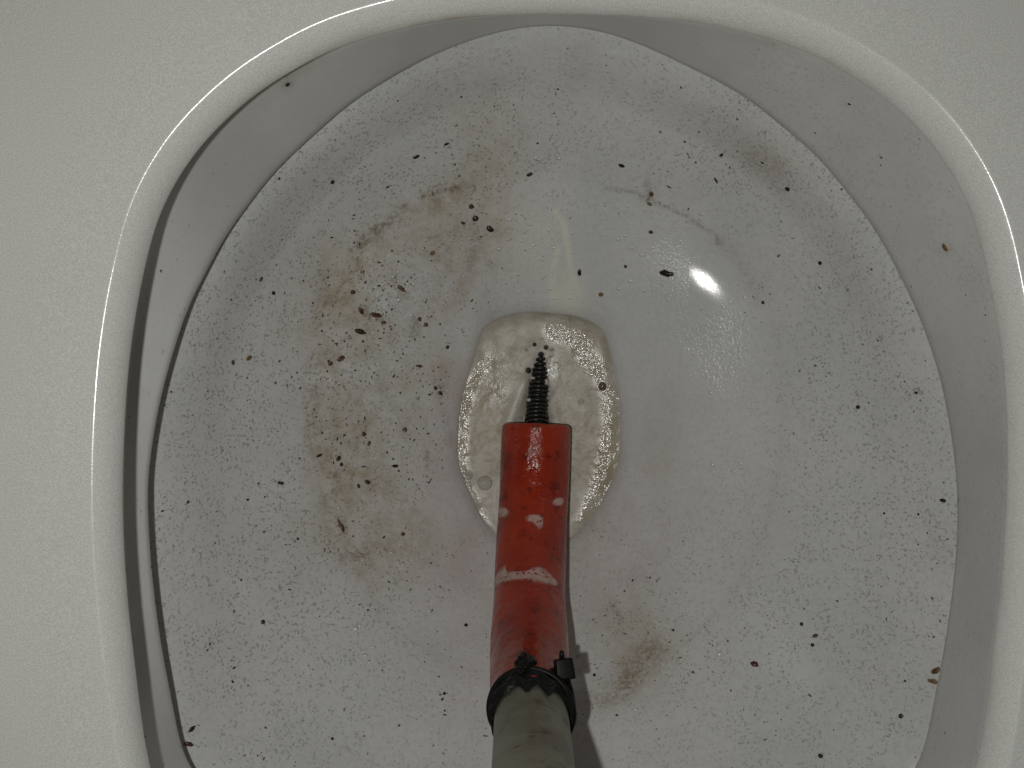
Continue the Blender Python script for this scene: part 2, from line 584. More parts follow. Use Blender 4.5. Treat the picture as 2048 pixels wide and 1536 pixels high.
wet = gauss(bx, by, 1340, 530, 55, 60) * 1.1 + gauss(bx, by, 1430, 640, 70, 80, 30) * .8 + gauss(bx, by, 1450, 760, 40, 60) * .5 \
    + gauss(bx, by, 800, 580, 55, 50) * .9 + gauss(bx, by, 1080, 322, 26, 22) * .9 + gauss(bx, by, 1075, 500, 45, 70) * .6 \
    + gauss(bx, by, 740, 940, 90, 60) * .5 + gauss(bx, by, 1140, 600, 40, 40) * .6 + gauss(bx, by, 760, 740, 90, 70) * .5 \
    + gauss(bx, by, 1460, 950, 40, 60) * .5 + gauss(bx, by, 420, 900, 90, 60) * .35 + gauss(bx, by, 720, 1250, 60, 80) * .35
wet = np.clip(wet, 0, 1) * (1 - np.clip(smooth_patch * 2.2, 0, 1)) + 0.03
put_attr(me, 'wet', wet)
fix_normals(me)
bowl = child(link('bowl', me, M_BOWL), toilet)
bowl['label'] = 'stained porcelain bowl speckled with dirt'
BOWL_ME = me
BV = bvh_of(BOWL_ME)
RV = bvh_of(RIM_ME)

# ------------------------------------------------------------------ foam in the drain
def mat_foam():
    m, nt, b = newmat('grey_foam')
    t = NT(nt)
    c = t.mix(t.ramp(t.noise(130, 4), 0.35, 0.65), (0.47, 0.435, 0.35), (0.62, 0.59, 0.51))
    c = t.mix(t.math('MULTIPLY', t.attr('tan'), t.ramp(t.noise(300, 3), 0.25, 0.6)), c, (0.40, 0.33, 0.20))
    c = t.mix(t.attr('pale'), c, (0.78, 0.77, 0.73))  # highlight on the foam, mixed into the base colour
    v = t.n('ShaderNodeTexVoronoi')
    v.inputs['Scale'].default_value = 1250
    t.l(t.co, v.inputs['Vector'])
    pores = t.math('MULTIPLY', t.ramp(v.outputs['Distance'], 0.10, 0.30, 1.0, 0.0), t.ramp(t.noise(240, 2), 0.42, 0.66))
    c = t.mix(t.math('MULTIPLY', pores, 0.65), c, (0.20, 0.175, 0.13))
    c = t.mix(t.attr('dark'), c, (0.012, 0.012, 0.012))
    t.l(c, b.inputs['Base Color'])
    gl = t.attr('glint')
    t.l(t.ramp(gl, 0, 0.8, 0.50, 0.12), b.inputs['Roughness'])
    b.inputs['Specular IOR Level'].default_value = 1.0
    hh = t.math('ADD', t.noise(1250, 2, 0.6), t.math('MULTIPLY', v.outputs['Distance'], 0.35))
    c2 = t.mix(t.ramp(v.outputs['Distance'], 0.25, 0.62, 0.0, 0.22), c, (0.28, 0.25, 0.19))
    t.l(c2, b.inputs['Base Color'])
    t.l(t.bump(hh, t.math('ADD', t.math('MULTIPLY', gl, 0.16), 0.15), 0.0008), b.inputs['Normal'])
    b.inputs['Subsurface Weight'].default_value = 0.0
    return m


ZF = -0.1650
SPRING_PX = [(1072, 862), (1074, 820), (1077, 780), (1079, 745), (1080, 725)]
fs = np.linspace(0.0, 1.0, 90)
frows = []
NF = 420
Tf, fU = contour(SUMP, NF, 2.0)
for f in fs:
    topw = np.exp(-0.5 * ((Tf - math.radians(90)) / 0.62)**4)
    zz = ZF + 0.0007 * math.exp(-((f - 0.84) / 0.12)**2) - 0.0004 - topw * (0.0006 + 0.0026 * max(0, (f - 0.90) / 0.10)**2)
    frows.append(ring(Tf, fU * max(f, 0.004) * (1.012 + 0.05 * (1 - topw)), zz))
frows = np.array(frows)
fx, fy = to_px(frows)
frows[..., 2] += (fbm(fx, fy, 26, 61, 3) - .5) * 0.0010 + (fbm(fx, fy, 90, 67, 2) - .5) * 0.0010
sd = polydist(fx, fy, SPRING_PX)
frows[..., 2] -= 0.0012 * np.exp(-0.5 * (sd / 20)**2)
# soft ridges pushed up beside the tool
frows[..., 2] += 0.0013 * np.exp(-0.5 * (polydist(fx, fy, [(1048, 770), (1030, 815), (1012, 856)]) / 9)**2)
me, V = grid_mesh(frows, cap='start')
fx, fy = to_px(V)
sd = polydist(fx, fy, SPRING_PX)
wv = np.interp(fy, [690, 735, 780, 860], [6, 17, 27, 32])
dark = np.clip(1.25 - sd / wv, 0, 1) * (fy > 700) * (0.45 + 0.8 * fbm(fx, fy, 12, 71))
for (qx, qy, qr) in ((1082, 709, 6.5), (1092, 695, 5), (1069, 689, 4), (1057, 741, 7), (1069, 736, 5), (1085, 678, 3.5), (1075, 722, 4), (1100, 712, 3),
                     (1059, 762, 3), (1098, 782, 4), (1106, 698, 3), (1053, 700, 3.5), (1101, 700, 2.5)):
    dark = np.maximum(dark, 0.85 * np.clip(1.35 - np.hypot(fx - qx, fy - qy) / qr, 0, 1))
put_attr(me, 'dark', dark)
fr_ = np.tile(fs[:, None], (1, NF)).reshape(-1)
nzf = fbm(fx, fy, 30, 75)
gl = np.exp(-0.5 * (polydist(fx, fy, [(968, 720), (940, 770), (928, 820), (924, 880), (924, 930), (938, 980), (962, 1035), (972, 1060)]) / 9)**2) * 1.0 \
    + np.exp(-0.5 * (polydist(fx, fy, [(1110, 660), (1150, 660), (1165, 700), (1200, 745), (1222, 790), (1222, 860), (1212, 930), (1195, 990), (1170, 1045)]) / 14)**2) * 1.0 \
    + gauss(fx, fy, 1150, 665, 30, 18) * .8 + gauss(fx, fy, 985, 760, 35, 45) * .4 + gauss(fx, fy, 1105, 735, 16, 18) * .6
put_attr(me, 'glint', gl * (0.40 + 1.4 * nzf))
put_attr(me, 'tan', gauss(fx, fy, 985, 800, 45, 70) * .6 + gauss(fx, fy, 1150, 860, 50, 90) * .5 + gauss(fx, fy, 1215, 960, 25, 70) * .7 + gauss(fx, fy, 1190, 680, 40, 40) * .4 + gauss(fx, fy, 960, 900, 30, 60) * .3)
put_attr(me, 'pale', np.exp(-0.5 * (polydist(fx, fy, [(1042, 775), (1030, 815), (1016, 850)]) / 8)**2) * .6 * (0.3 + nzf))  # painted highlight streak left of the coil
fix_normals(me)
M_FOAM = mat_foam()
foam_root = empty('drain_foam', at(1080, 850, ZF), 'beige soapy foam filling the drain hole in the bowl centre', 'foam')
foam_obj = child(link('foam_surface', me, M_FOAM), foam_root)
FV = bvh_of(me)


def mat_bubble(name, tint, tr):
    m, nt, b = newmat(name)
    b.inputs['Base Color'].default_value = (*tint, 1)
    b.inputs['Roughness'].default_value = 0.06
    t = NT(nt)
    lw = t.n('ShaderNodeLayerWeight')
    lw.inputs['Blend'].default_value = 0.35
    t.l(t.ramp(lw.outputs['Facing'], 0.0, 0.9, tr, 0.75), b.inputs['Alpha'])
    return m


M_BUB = mat_bubble('bubble_skin', (0.45, 0.45, 0.40), 0.22)
M_BUBD = mat_bubble('dark_bubble_skin', (0.02, 0.02, 0.02), 0.85)
M_BUBR = mat_bubble('brown_bubble_skin', (0.10, 0.05, 0.035), 0.75)


def dome(name, px, py, rpx, mat, parent, bvhs, flat=0.75):
    hit = shoot(bvhs, px, py)
    p, n, d = hit
    r = rpx * d / F
    q = Vector((0, 0, 1)).rotation_difference(n)
    rows = []
    ns = 18
    for a in np.linspace(-20, 82, 8):
        a = math.radians(a)
        rows.append([q @ Vector((r * math.cos(a) * math.cos(t), r * math.cos(a) * math.sin(t), r * flat * math.sin(a))) + p
                     for t in np.linspace(0, 2 * math.pi, ns, endpoint=False)])
    me, V = grid_mesh(np.array([[list(v) for v in rw] for rw in rows]), cap='end')
    return child(link(name, me, mat), parent)


for (qx, qy, qr, mm) in ((935, 950, 11, M_BUB), (970, 966, 15, M_BUB), (943, 968, 6, M_BUB), (1205, 773, 9, M_BUBR), (1082, 709, 6, M_BUBD),
                         (1092, 695, 5, M_BUBR), (1057, 741, 6, M_BUBD), (1037, 842, 10, M_BUB), (1162, 804, 6, M_BUB), (1069, 689, 4, M_BUBD), (1140, 640, 4, M_BUB)):
    dome('bubble', qx, qy, qr, mm, foam_root, [FV])

# ------------------------------------------------------------------ drain auger
def mat_sleeve():
    m, nt, b = newmat('red_rubber')
    t = NT(nt)
    c = t.mix(t.ramp(t.noise(45, 4), 0.3, 0.7), (0.27, 0.021, 0.007), (0.38, 0.036, 0.011))
    dirt = t.math('MULTIPLY', t.ramp(t.noise(170, 4, 0.6), 0.53, 0.68), 0.75)
    c = t.mix(dirt, c, (0.09, 0.010, 0.006))
    pale = t.math('MULTIPLY', t.ramp(t.noise(330, 3, 0.6), 0.66, 0.80), 0.25)
    c = t.mix(pale, c, (0.48, 0.16, 0.10))
    t.l(c, b.inputs['Base Color'])
    b.inputs['Specular IOR Level'].default_value = 0.35
    t.l(t.ramp(t.noise(110, 3), 0.3, 0.7, 0.10, 0.34), b.inputs['Roughness'])
    h = t.math('ADD', t.noise(190, 3, 0.55), t.math('MULTIPLY', t.noise(900, 2), 0.25))
    t.l(t.bump(h, 0.60, 0.0012), b.inputs['Normal'])
    return m


def mat_tube():
    m, nt, b = newmat('grimy_grey_tube')
    t = NT(nt)
    c = t.mix(t.ramp(t.noise(70, 5, 0.6), 0.3, 0.7), (0.155, 0.158, 0.110), (0.245, 0.245, 0.185))
    c = t.mix(t.math('MULTIPLY', t.ramp(t.noise(45, 3), 0.48, 0.68), 0.6), c, (0.15, 0.11, 0.075))
    c = t.mix(t.math('MULTIPLY', t.ramp(t.noise(160, 4, 0.6), 0.55, 0.70), 0.75), c, (0.05, 0.045, 0.03))
    t.l(c, b.inputs['Base Color'])
    b.inputs['Roughness'].default_value = 0.42
    b.inputs['Metallic'].default_value = 0.25
    t.l(t.bump(t.noise(260, 4), 0.25, 0.0007), b.inputs['Normal'])
    return m


M_SLEEVE = mat_sleeve()
M_TUBE = mat_tube()
M_BLACK = simple('black_rubber_tape', (0.009, 0.009, 0.0085), 0.42, bump=0.6, bscale=330, var=0.4, spec=0.14)
M_TIE = simple('black_nylon', (0.006, 0.006, 0.006), 0.4, var=0.3, spec=0.15)
M_COIL = simple('black_coil_steel', (0.022, 0.022, 0.021), 0.30, metal=0.35, var=0.5, vscale=500)
M_CORE = simple('dark_coil_core', (0.006, 0.006, 0.006), 0.6, var=0.3)

PATH = [(1073, 849, -0.1545), (1071, 900, -0.1538), (1067, 1000, -0.1500), (1061, 1120, -0.1360), (1058.5, 1240, -0.1115), (1059.5, 1330, -0.0860),
        (1061.5, 1405, -0.0560), (1064, 1470, -0.0340), (1067, 1561, 0.0)]
ctrl = [at(*p) for p in PATH]
top_dir = (ctrl[-1] - ctrl[-2]).normalized()
ctrl += [ctrl[-1] + top_dir * 0.06, ctrl[-1] + top_dir * 0.30]


def spline(ctrl, n):
    P = np.array([list(c) for c in ctrl])
    s = np.concatenate([[0], np.cumsum(np.linalg.norm(np.diff(P, axis=0), axis=1))])
    # natural-ish Catmull-Rom by arc length
    m = np.gradient(P, s, axis=0)
    S = np.linspace(0, s[-1], n)
    k = np.clip(np.searchsorted(s, S) - 1, 0, len(s) - 2)
    h = (s[k + 1] - s[k])[:, None]
    t = ((S - s[k]))[:, None] / h
    Q = (2 * t**3 - 3 * t**2 + 1) * P[k] + (t**3 - 2 * t**2 + t) * h * m[k] + (-2 * t**3 + 3 * t**2) * P[k + 1] + (t**3 - t**2) * h * m[k + 1]
    return S, Q


AS, AQ = spline(ctrl, 900)
AT = np.gradient(AQ, axis=0)
AT /= np.linalg.norm(AT, axis=1)[:, None]
AX = np.array([1.0, 0, 0]) - AT * AT[:, :1]
AX /= np.linalg.norm(AX, axis=1)[:, None]
AY = np.cross(AT, AX)


def frame(s):
    i = np.clip(np.searchsorted(AS, s), 0, len(AS) - 1)
    return AQ[i], AT[i], AX[i], AY[i]


def tube_part(s0, s1, rad, n=72, ns=160, thick=None, rfun=None, cap=True):
    """hollow-looking tube following the auger's path"""
    rows = []
    ph = np.linspace(0, 2 * np.pi, n, endpoint=False)
    def rr(s, r, ax_shift=0):
        p, t, x, y = frame(s)
        r = rfun(s, ph, r) if rfun else np.full(n, r)
        return p + t * ax_shift + np.cos(ph)[:, None] * r[:, None] * x + np.sin(ph)[:, None] * r[:, None] * y
    e = 0.0009
    if thick:
        rows += [rr(s0, rad - thick), rr(s0, rad - e)]
    rows.append(rr(s0 + e * .4, rad - e * .3))
    for s in np.linspace(s0 + e, s1 - e, ns):
        rows.append(rr(s, rad))
    rows.append(rr(s1 - e * .4, rad - e * .3))
    if thick:
        rows += [rr(s1, rad - e), rr(s1, rad - thick)]
        rows += [rr(s, rad - thick) for s in np.linspace(s1, s0, 40)[1:-1]]
    me, V = grid_mesh(np.array(rows), closed_v=bool(thick))
    fix_normals(me)
    return me


def s_at_z(z):
    return AS[np.argmax(AQ[:, 2] > z)]


auger = empty('drain_auger', tuple(AQ[0]), 'hand drain auger with red rubber sleeve and grey tube in the bowl', 'drain auger')
SR = 0.0131
s_end = s_at_z(-0.0485)


def lump(s, ph, r):
    a = 0.00016 * np.sin(2 * ph + s * 70) + 0.00012 * math.sin(s * 150) + 0.00006 * np.sin(5 * ph - s * 200)
    return (r + a * np.clip(s / 0.004, 0.3, 1)) * (1 - 0.10 * np.clip((s - s_end + 0.035) / 0.035, 0, 1))


me = tube_part(0.0, s_end, SR, thick=0.0028, rfun=lump, ns=240)
sleeve = child(link('rubber_sleeve', me, M_SLEEVE), auger)
sleeve['label'] = 'wet red rubber sleeve bent at the lower end'
SV = bvh_of(me)
me = tube_part(s_at_z(-0.075), AS[-1] - 0.001, 0.0111, thick=0.0015)
tube = child(link('guide_tube', me, M_TUBE), auger)
tube['label'] = 'grimy grey metal tube'
# black tape wrapped over the joint, with uneven lower and upper edges
TW = []
n = 120
ph = np.linspace(0, 2 * np.pi, n, endpoint=False)
sA, sB = s_at_z(-0.0525), s_at_z(-0.0440)
for k, f in enumerate(np.linspace(0, 1, 44)):
    up = 0.0028 * np.exp(-0.5 * ((np.mod(ph - math.radians(96) + np.pi, 2 * np.pi) - np.pi) / 0.22)**2)
    dn = 0.0055 * np.exp(-0.5 * ((np.mod(ph - math.radians(97) + np.pi, 2 * np.pi) - np.pi) / 0.10)**2) \
        + 0.0060 * np.exp(-0.5 * ((np.mod(ph - math.radians(66) + np.pi, 2 * np.pi) - np.pi) / 0.10)**2) + 0.0006 * np.sin(5 * ph + 1)
    sv = (sA - up) * (1 - f) + (sB + dn) * f
    row = []
    for j in range(n):
        p, t, x, y = frame(sv[j])
        g = min(1, f / 0.10, (1 - f) / 0.06)
        base = SR * .905 if sv[j] < s_end else 0.0113 + (SR * .905 - 0.0113) * max(0, 1 - (sv[j] - s_end) / 0.004)
        r = base + 0.0002 + 0.0004 * max(0, g)**.5 + 0.0004 * math.sin(f * 17 + 2 * ph[j]) * g + 0.0003 * math.sin(ph[j] * 9 + f * 8) * g
        row.append(p + x * r * math.cos(ph[j]) + y * r * math.sin(ph[j]))
    TW.append(row)
inner = [[None]]
me, V = grid_mesh(np.array(TW))
fix_normals(me)
tape = child(link('tape_wrap', me, M_BLACK), auger)
tape['label'] = 'black tape wrapped round the sleeve end'


def tube_along(pts, rad, n=10, cap=True, flat=1.0):
    P = [Vector(p) for p in pts]
    rows = []
    up = Vector((0.1, 0.2, 1)).normalized()
    for i, p in enumerate(P):
        t = (P[min(i + 1, len(P) - 1)] - P[max(i - 1, 0)]).normalized()
        x = t.cross(up).normalized()
        y = x.cross(t)
        r = rad[i] if isinstance(rad, (list, tuple)) else rad
        rows.append([list(p + x * r * math.cos(a) + y * r * flat * math.sin(a)) for a in np.linspace(0, 2 * math.pi, n, endpoint=False)])
    me, V = grid_mesh(np.array(rows), cap='startend' if cap else None)
    fix_normals(me)
    return me


def lumpy(center, size, seed, q=None, nu=20, nv=14, amp=0.25, fr=2.2):
    rows = []
    r = random.Random(seed)
    pv = [(r.uniform(0, 6.28), r.uniform(0, 6.28), r.uniform(1, 3.5), r.uniform(1, 3.5)) for _ in range(5)]
    for a in np.linspace(-88, 88, nv):
        a = math.radians(a)
        row = []
        for t in np.linspace(0, 2 * math.pi, nu, endpoint=False):
            d = Vector((math.cos(a) * math.cos(t), math.cos(a) * math.sin(t), math.sin(a)))
            k = 1 + amp * sum(math.sin(fr * c * d.x * 2 + p) * math.cos(fr * e * d.y * 2 + q2 + d.z * 2) for p, q2, c, e in pv) / 3
            v = Vector((d.x * size[0], d.y * size[1], d.z * size[2])) * k
            if q is not None:
                v = q @ v
            row.append(list(v + center))
        rows.append(row)
    me, V = grid_mesh(np.array(rows), cap='startend')
    fix_normals(me)
    return me


# the knot of tape on top of the sleeve
sk = shoot([SV], 1050, 1335)
kc = sk[0] + sk[1] * 0.0010
qk = Vector((0, 0, 1)).rotation_difference(sk[1])
me = lumpy(kc, (0.0030, 0.0052, 0.0026), 5, qk, 36, 26, 0.34, 1.5)
child(link('tape_knot', me, M_BLACK), auger)

# cable tie: band, head, tail
tie = child(link('cable_tie', tube_along([frame(sA + 0.0026)[0] + (frame(sA)[2] * math.cos(a) + frame(sA)[3] * math.sin(a)) * (SR * 0.905 + 0.0009)
                                          + frame(sA)[1] * (0.0022 * math.cos(a) - 0.0024 * max(0, math.sin(a)))
                                          for a in np.linspace(-2.6, 3.4, 70)], 0.0008, 10), M_TIE), auger)
tie['label'] = 'black nylon cable tie with square head'
hc = at(1128, 1338, -0.0560)


def bevel_box(sx, sy, sz, bev, taper=0.0, seg=3):
    bm = bmesh.new()
    bmesh.ops.create_cube(bm, size=1)
    for v in bm.verts:
        k = 1 + (taper if v.co.y < 0 else -taper)
        v.co = Vector((v.co.x * sx * k, v.co.y * sy, v.co.z * sz))
    bmesh.ops.bevel(bm, geom=bm.edges[:], offset=bev, segments=seg, affect='EDGES', profile=0.6)
    me = bpy.data.meshes.new('box')
    bm.to_mesh(me)
    bm.free()
    return me


def subpart(o, parent):
    o.parent = parent
    o.matrix_parent_inverse = parent.matrix_basis.inverted() @ Matrix.Translation(-Vector(auger.location)).inverted() @ Matrix.Identity(4) if False else Matrix.Identity(4)
    return o


head = link('tie_head', bevel_box(0.0056, 0.0064, 0.0050, 0.0006, 0.06), M_TIE)
head.location = hc
head.rotation_euler = (math.radians(-12), math.radians(8), math.radians(5))
nub = link('tie_nub', tube_along([at(1124, 1318, -0.0545), at(1123.5, 1310, -0.0545), at(1123, 1303, -0.054)], [0.0009, 0.0008, 0.0007], 8), M_TIE)
strap = link('tie_strap', tube_along([kc + Vector((0.001, -0.0035, 0.0012)), at(1080, 1349, -0.0560), at(1096, 1345, -0.0545), at(1112, 1347, -0.0550)], [0.0016, 0.0015, 0.0013, 0.0014], 10, True, 0.6), M_TIE)
tail = link('tie_tail', tube_along([at(1134, 1356, -0.0570), at(1139, 1378, -0.0560), at(1143, 1402, -0.0540), at(1146, 1428, -0.0520), at(1145, 1450, -0.0510)], [0.0009, 0.0011, 0.0012, 0.0013, 0.0011], 10), M_TIE)
TIE_BITS = (head, nub, strap, tail)
for o in TIE_BITS:
    o.parent = tie
    # tie itself sits at the world origin through its own inverse, so its children are in world coordinates

# steel coil poking out of the sleeve
CP = [at(1072, 880, -0.1585), at(1073, 850, -0.1610), at(1074, 820, -0.1636), at(1077, 780, -0.1656), at(1080, 740, -0.1672), at(1083, 705, -0.1690)]
CS, CQ = spline(CP, 900)
ct = np.gradient(CQ, axis=0)
ct /= np.linalg.norm(ct, axis=1)[:, None]
cx_ = np.array([1.0, 0, 0]) - ct * ct[:, :1]
cx_ /= np.linalg.norm(cx_, axis=1)[:, None]
cy_ = np.cross(ct, cx_)
cr = (np.interp(np.arange(900), [0, 500, 899], [0.0040, 0.0035, 0.0013]) * (1 + 0.05 * np.sin(np.arange(900) * 0.037) + 0.03 * np.sin(np.arange(900) * 0.011)))[:, None]
ang = (CS / 0.00185 * 2 * np.pi + 0.5 * np.sin(CS * 900))[:, None]
HX = CQ + cr * (np.cos(ang) * cx_ + np.sin(ang) * cy_)
me = tube_along([tuple(p) for p in HX], 0.00075, 7)
coil = child(link('cable_coil', me, M_COIL), auger)
coil['label'] = 'black coiled cable tip dipping into foam'
me = tube_along([tuple(p) for p in CQ[::30]], [float(v) * 0.86 for v in cr[::30, 0]], 14)
core = link('cable_core', me, M_CORE)
core.parent = coil

for k, (qx, qy, qa, qb) in enumerate(((1058, 800, 10, 7), (1093, 764, 9, 12), (1066, 756, 12, 6), (1094, 735, 12, 8))):
    hq = shoot([bvh_of(coil.data), FV], qx, qy)
    kk = hq[2] / F / 2
    child(link('foam_clump', lumpy(hq[0], (qa * kk, qb * kk, 0.0007), 40 + k, None, 20, 12, 0.3, 1.8), M_FOAM), foam_root)

# ------------------------------------------------------------------ foam left on the sleeve
def mat_film(name, col, alpha, holes):
    m, nt, b = newmat(name)
    t = NT(nt)
    b.inputs['Base Color'].default_value = (*col, 1)
    b.inputs['Roughness'].default_value = 0.25
    a = t.ramp(t.noise(500, 3), 0.3, 0.7, alpha - 0.13, alpha + 0.13)
    v = t.n('ShaderNodeTexVoronoi')
    v.inputs['Scale'].default_value = 620
    t.l(t.co, v.inputs['Vector'])
    hole = t.ramp(v.outputs['Distance'], 0.20, 0.40, 0.0, 1.0)
    sel = t.ramp(v.outputs['Color'], holes, holes + 0.02, 1.0, 0.0)
    a = t.math('MULTIPLY', a, t.math('MAXIMUM', hole, sel))
    a = t.math('MULTIPLY', a, t.ramp(t.math('ADD', t.attr('inner'), t.math('MULTIPLY', t.noise(700, 3), 0.5)), 0.22, 0.75, 0.15, 1.0))
    t.l(a, b.inputs['Alpha'])
    t.l(t.bump(t.noise(1500, 2), 0.35, 0.0006), b.inputs['Normal'])
    return m


M_FILM = mat_film('thin_foam', (0.80, 0.62, 0.55), 0.52, 0.50)


def smooth_poly(pts, n=90):
    P = np.array(pts + pts[:1], float)
    s = np.concatenate([[0], np.cumsum(np.hypot(*np.diff(P, axis=0).T))])
    m = len(pts)
    S = np.linspace(0, s[-1], n, endpoint=False)
    k = np.clip(np.searchsorted(s, S, 'right') - 1, 0, m - 1)
    h = s[k + 1] - s[k]
    t = ((S - s[k]) / h)[:, None]
    p0, p1, p2, p3 = P[(k - 1) % m], P[k % m], P[(k + 1) % m], P[(k + 2) % m]
    return 0.5 * ((2 * p1) + (-p0 + p2) * t + (2 * p0 - 5 * p1 + 4 * p2 - p3) * t**2 + (-p0 + 3 * p1 - 3 * p2 + p3) * t**3)


def patch(pts, bvhs, lift, n=90, rings=12, edge=0.35, spine=None, jag=0.0, seed=0):
    """thin raised film lying on a surface; spine = list of px points rings shrink to (else the centroid)"""
    P = smooth_poly(pts, n)
    if jag:
        rj = np.random.default_rng(seed)
        P = P + rj.normal(0, jag, P.shape)
    if spine is None:
        C = np.tile(P.mean(0), (n, 1))
    else:
        sp = np.array(spine, float)
        C = np.empty_like(P)
        for i, p in enumerate(P):
            best = None
            for a, b in zip(sp[:-1], sp[1:]):
                u = b - a
                t = np.clip(((p - a) @ u) / (u @ u), 0, 1)
                q = a + t * u
                d = np.hypot(*(p - q))
                if best is None or d < best[0]:
                    best = (d, q)
            C[i] = best[1]
    rows = []
    for f in np.linspace(1, 0.02, rings):
        row = []
        for i in range(n):
            q = C[i] + (P[i] - C[i]) * f
            h = shoot(bvhs, q[0], q[1])
            g = 1.0
            while h is None and g > 0:
                g -= 0.04
                q2 = C[i] + (P[i] - C[i]) * f * g
                h = shoot(bvhs, q2[0], q2[1])
            l = lift * (edge + (1 - edge) * math.sqrt(max(0, 1 - f**4))) if f < 0.999 else -0.0001
            row.append(list(h[0] + h[1] * l))
        rows.append(row)
    me, V = grid_mesh(np.array(rows))
    put_attr(me, 'inner', np.repeat(1 - np.linspace(1, 0.02, rings), n))
    return me


def sleeve_film(pts, spine, label, lift=0.0005):
    me = patch(pts, [SV], lift, spine=spine)
    o = link('foam_patch', me, M_FILM)
    tag(o, label, 'foam', 'foam patches on the red sleeve')


sleeve_film([(988, 1170), (996, 1142), (1010, 1128), (1013, 1135), (1006, 1143), (1028, 1142), (1050, 1142), (1072, 1133), (1088, 1136), (1103, 1150), (1116, 1168), (1108, 1173),
             (1075, 1166), (1045, 1161), (1012, 1165), (994, 1176)], [(998, 1160), (1040, 1152), (1075, 1150), (1105, 1166)], 'widest foam patch, a pinkish band across the middle of the red sleeve')
sleeve_film([(1049, 1034), (1062, 1028), (1080, 1030), (1089, 1040), (1085, 1057), (1076, 1058), (1066, 1048), (1054, 1044)], None, 'small rounded foam patch at the centre of the red sleeve above the foam band')
sleeve_film([(1103, 1003), (1112, 995), (1124, 994), (1128, 1002), (1122, 1012), (1106, 1012)], None, 'small foam patch near the right side of the red sleeve')
sleeve_film([(996, 1018), (1006, 1013), (1017, 1018), (1020, 1028), (1010, 1037), (997, 1034)], None, 'small foam patch near the left side of the red sleeve')

# ------------------------------------------------------------------ dirt: crumbs one by one
M_CR = {
    'black': simple('black_dirt', (0.014, 0.010, 0.007), 0.35, bump=0.4, var=0.5, vscale=700),
    'dark': simple('dark_brown_dirt', (0.040, 0.018, 0.010), 0.35, bump=0.4, var=0.5, vscale=700),
    'red': simple('red_brown_dirt', (0.085, 0.030, 0.016), 0.4, bump=0.4, var=0.5, vscale=700),
    'brown': simple('brown_dirt', (0.125, 0.062, 0.025), 0.45, bump=0.4, var=0.5, vscale=700),
    'ochre': simple('ochre_dirt', (0.20, 0.12, 0.045), 0.5, bump=0.4, var=0.5, vscale=700),
    'grey': simple('grey_dirt', (0.20, 0.195, 0.17), 0.6, var=0.4, vscale=700),
}
G = 'dirt crumbs stuck to the bowl'


def crumb(px, py, a, b, rot, col, label, name='dirt_crumb', amp=0.25, seed=None):
    hit = shoot([BV, RV], px, py)
    p, n, d = hit
    k = d / F / 2 * 0.9
    q = Vector((0, 0, 1)).rotation_difference(n) @ Matrix.Rotation(math.radians(-rot), 3, 'Z').to_quaternion()
    th = min(a, b) * k * 0.42
    amp = 0.5 if max(a, b) > 1.6 * min(a, b) and a != 26 else 0.28
    me = lumpy(Vector((0, 0, 0)), (a * k, b * k, th), seed or int(px * 7 + py), None, 20, 9, amp, 1.6)
    o = link(name, me, M_CR[col])
    o.location = p + n * th * 0.25
    o.rotation_mode = 'QUATERNION'
    o.rotation_quaternion = q
    tag(o, label, 'dirt', G)
    return o


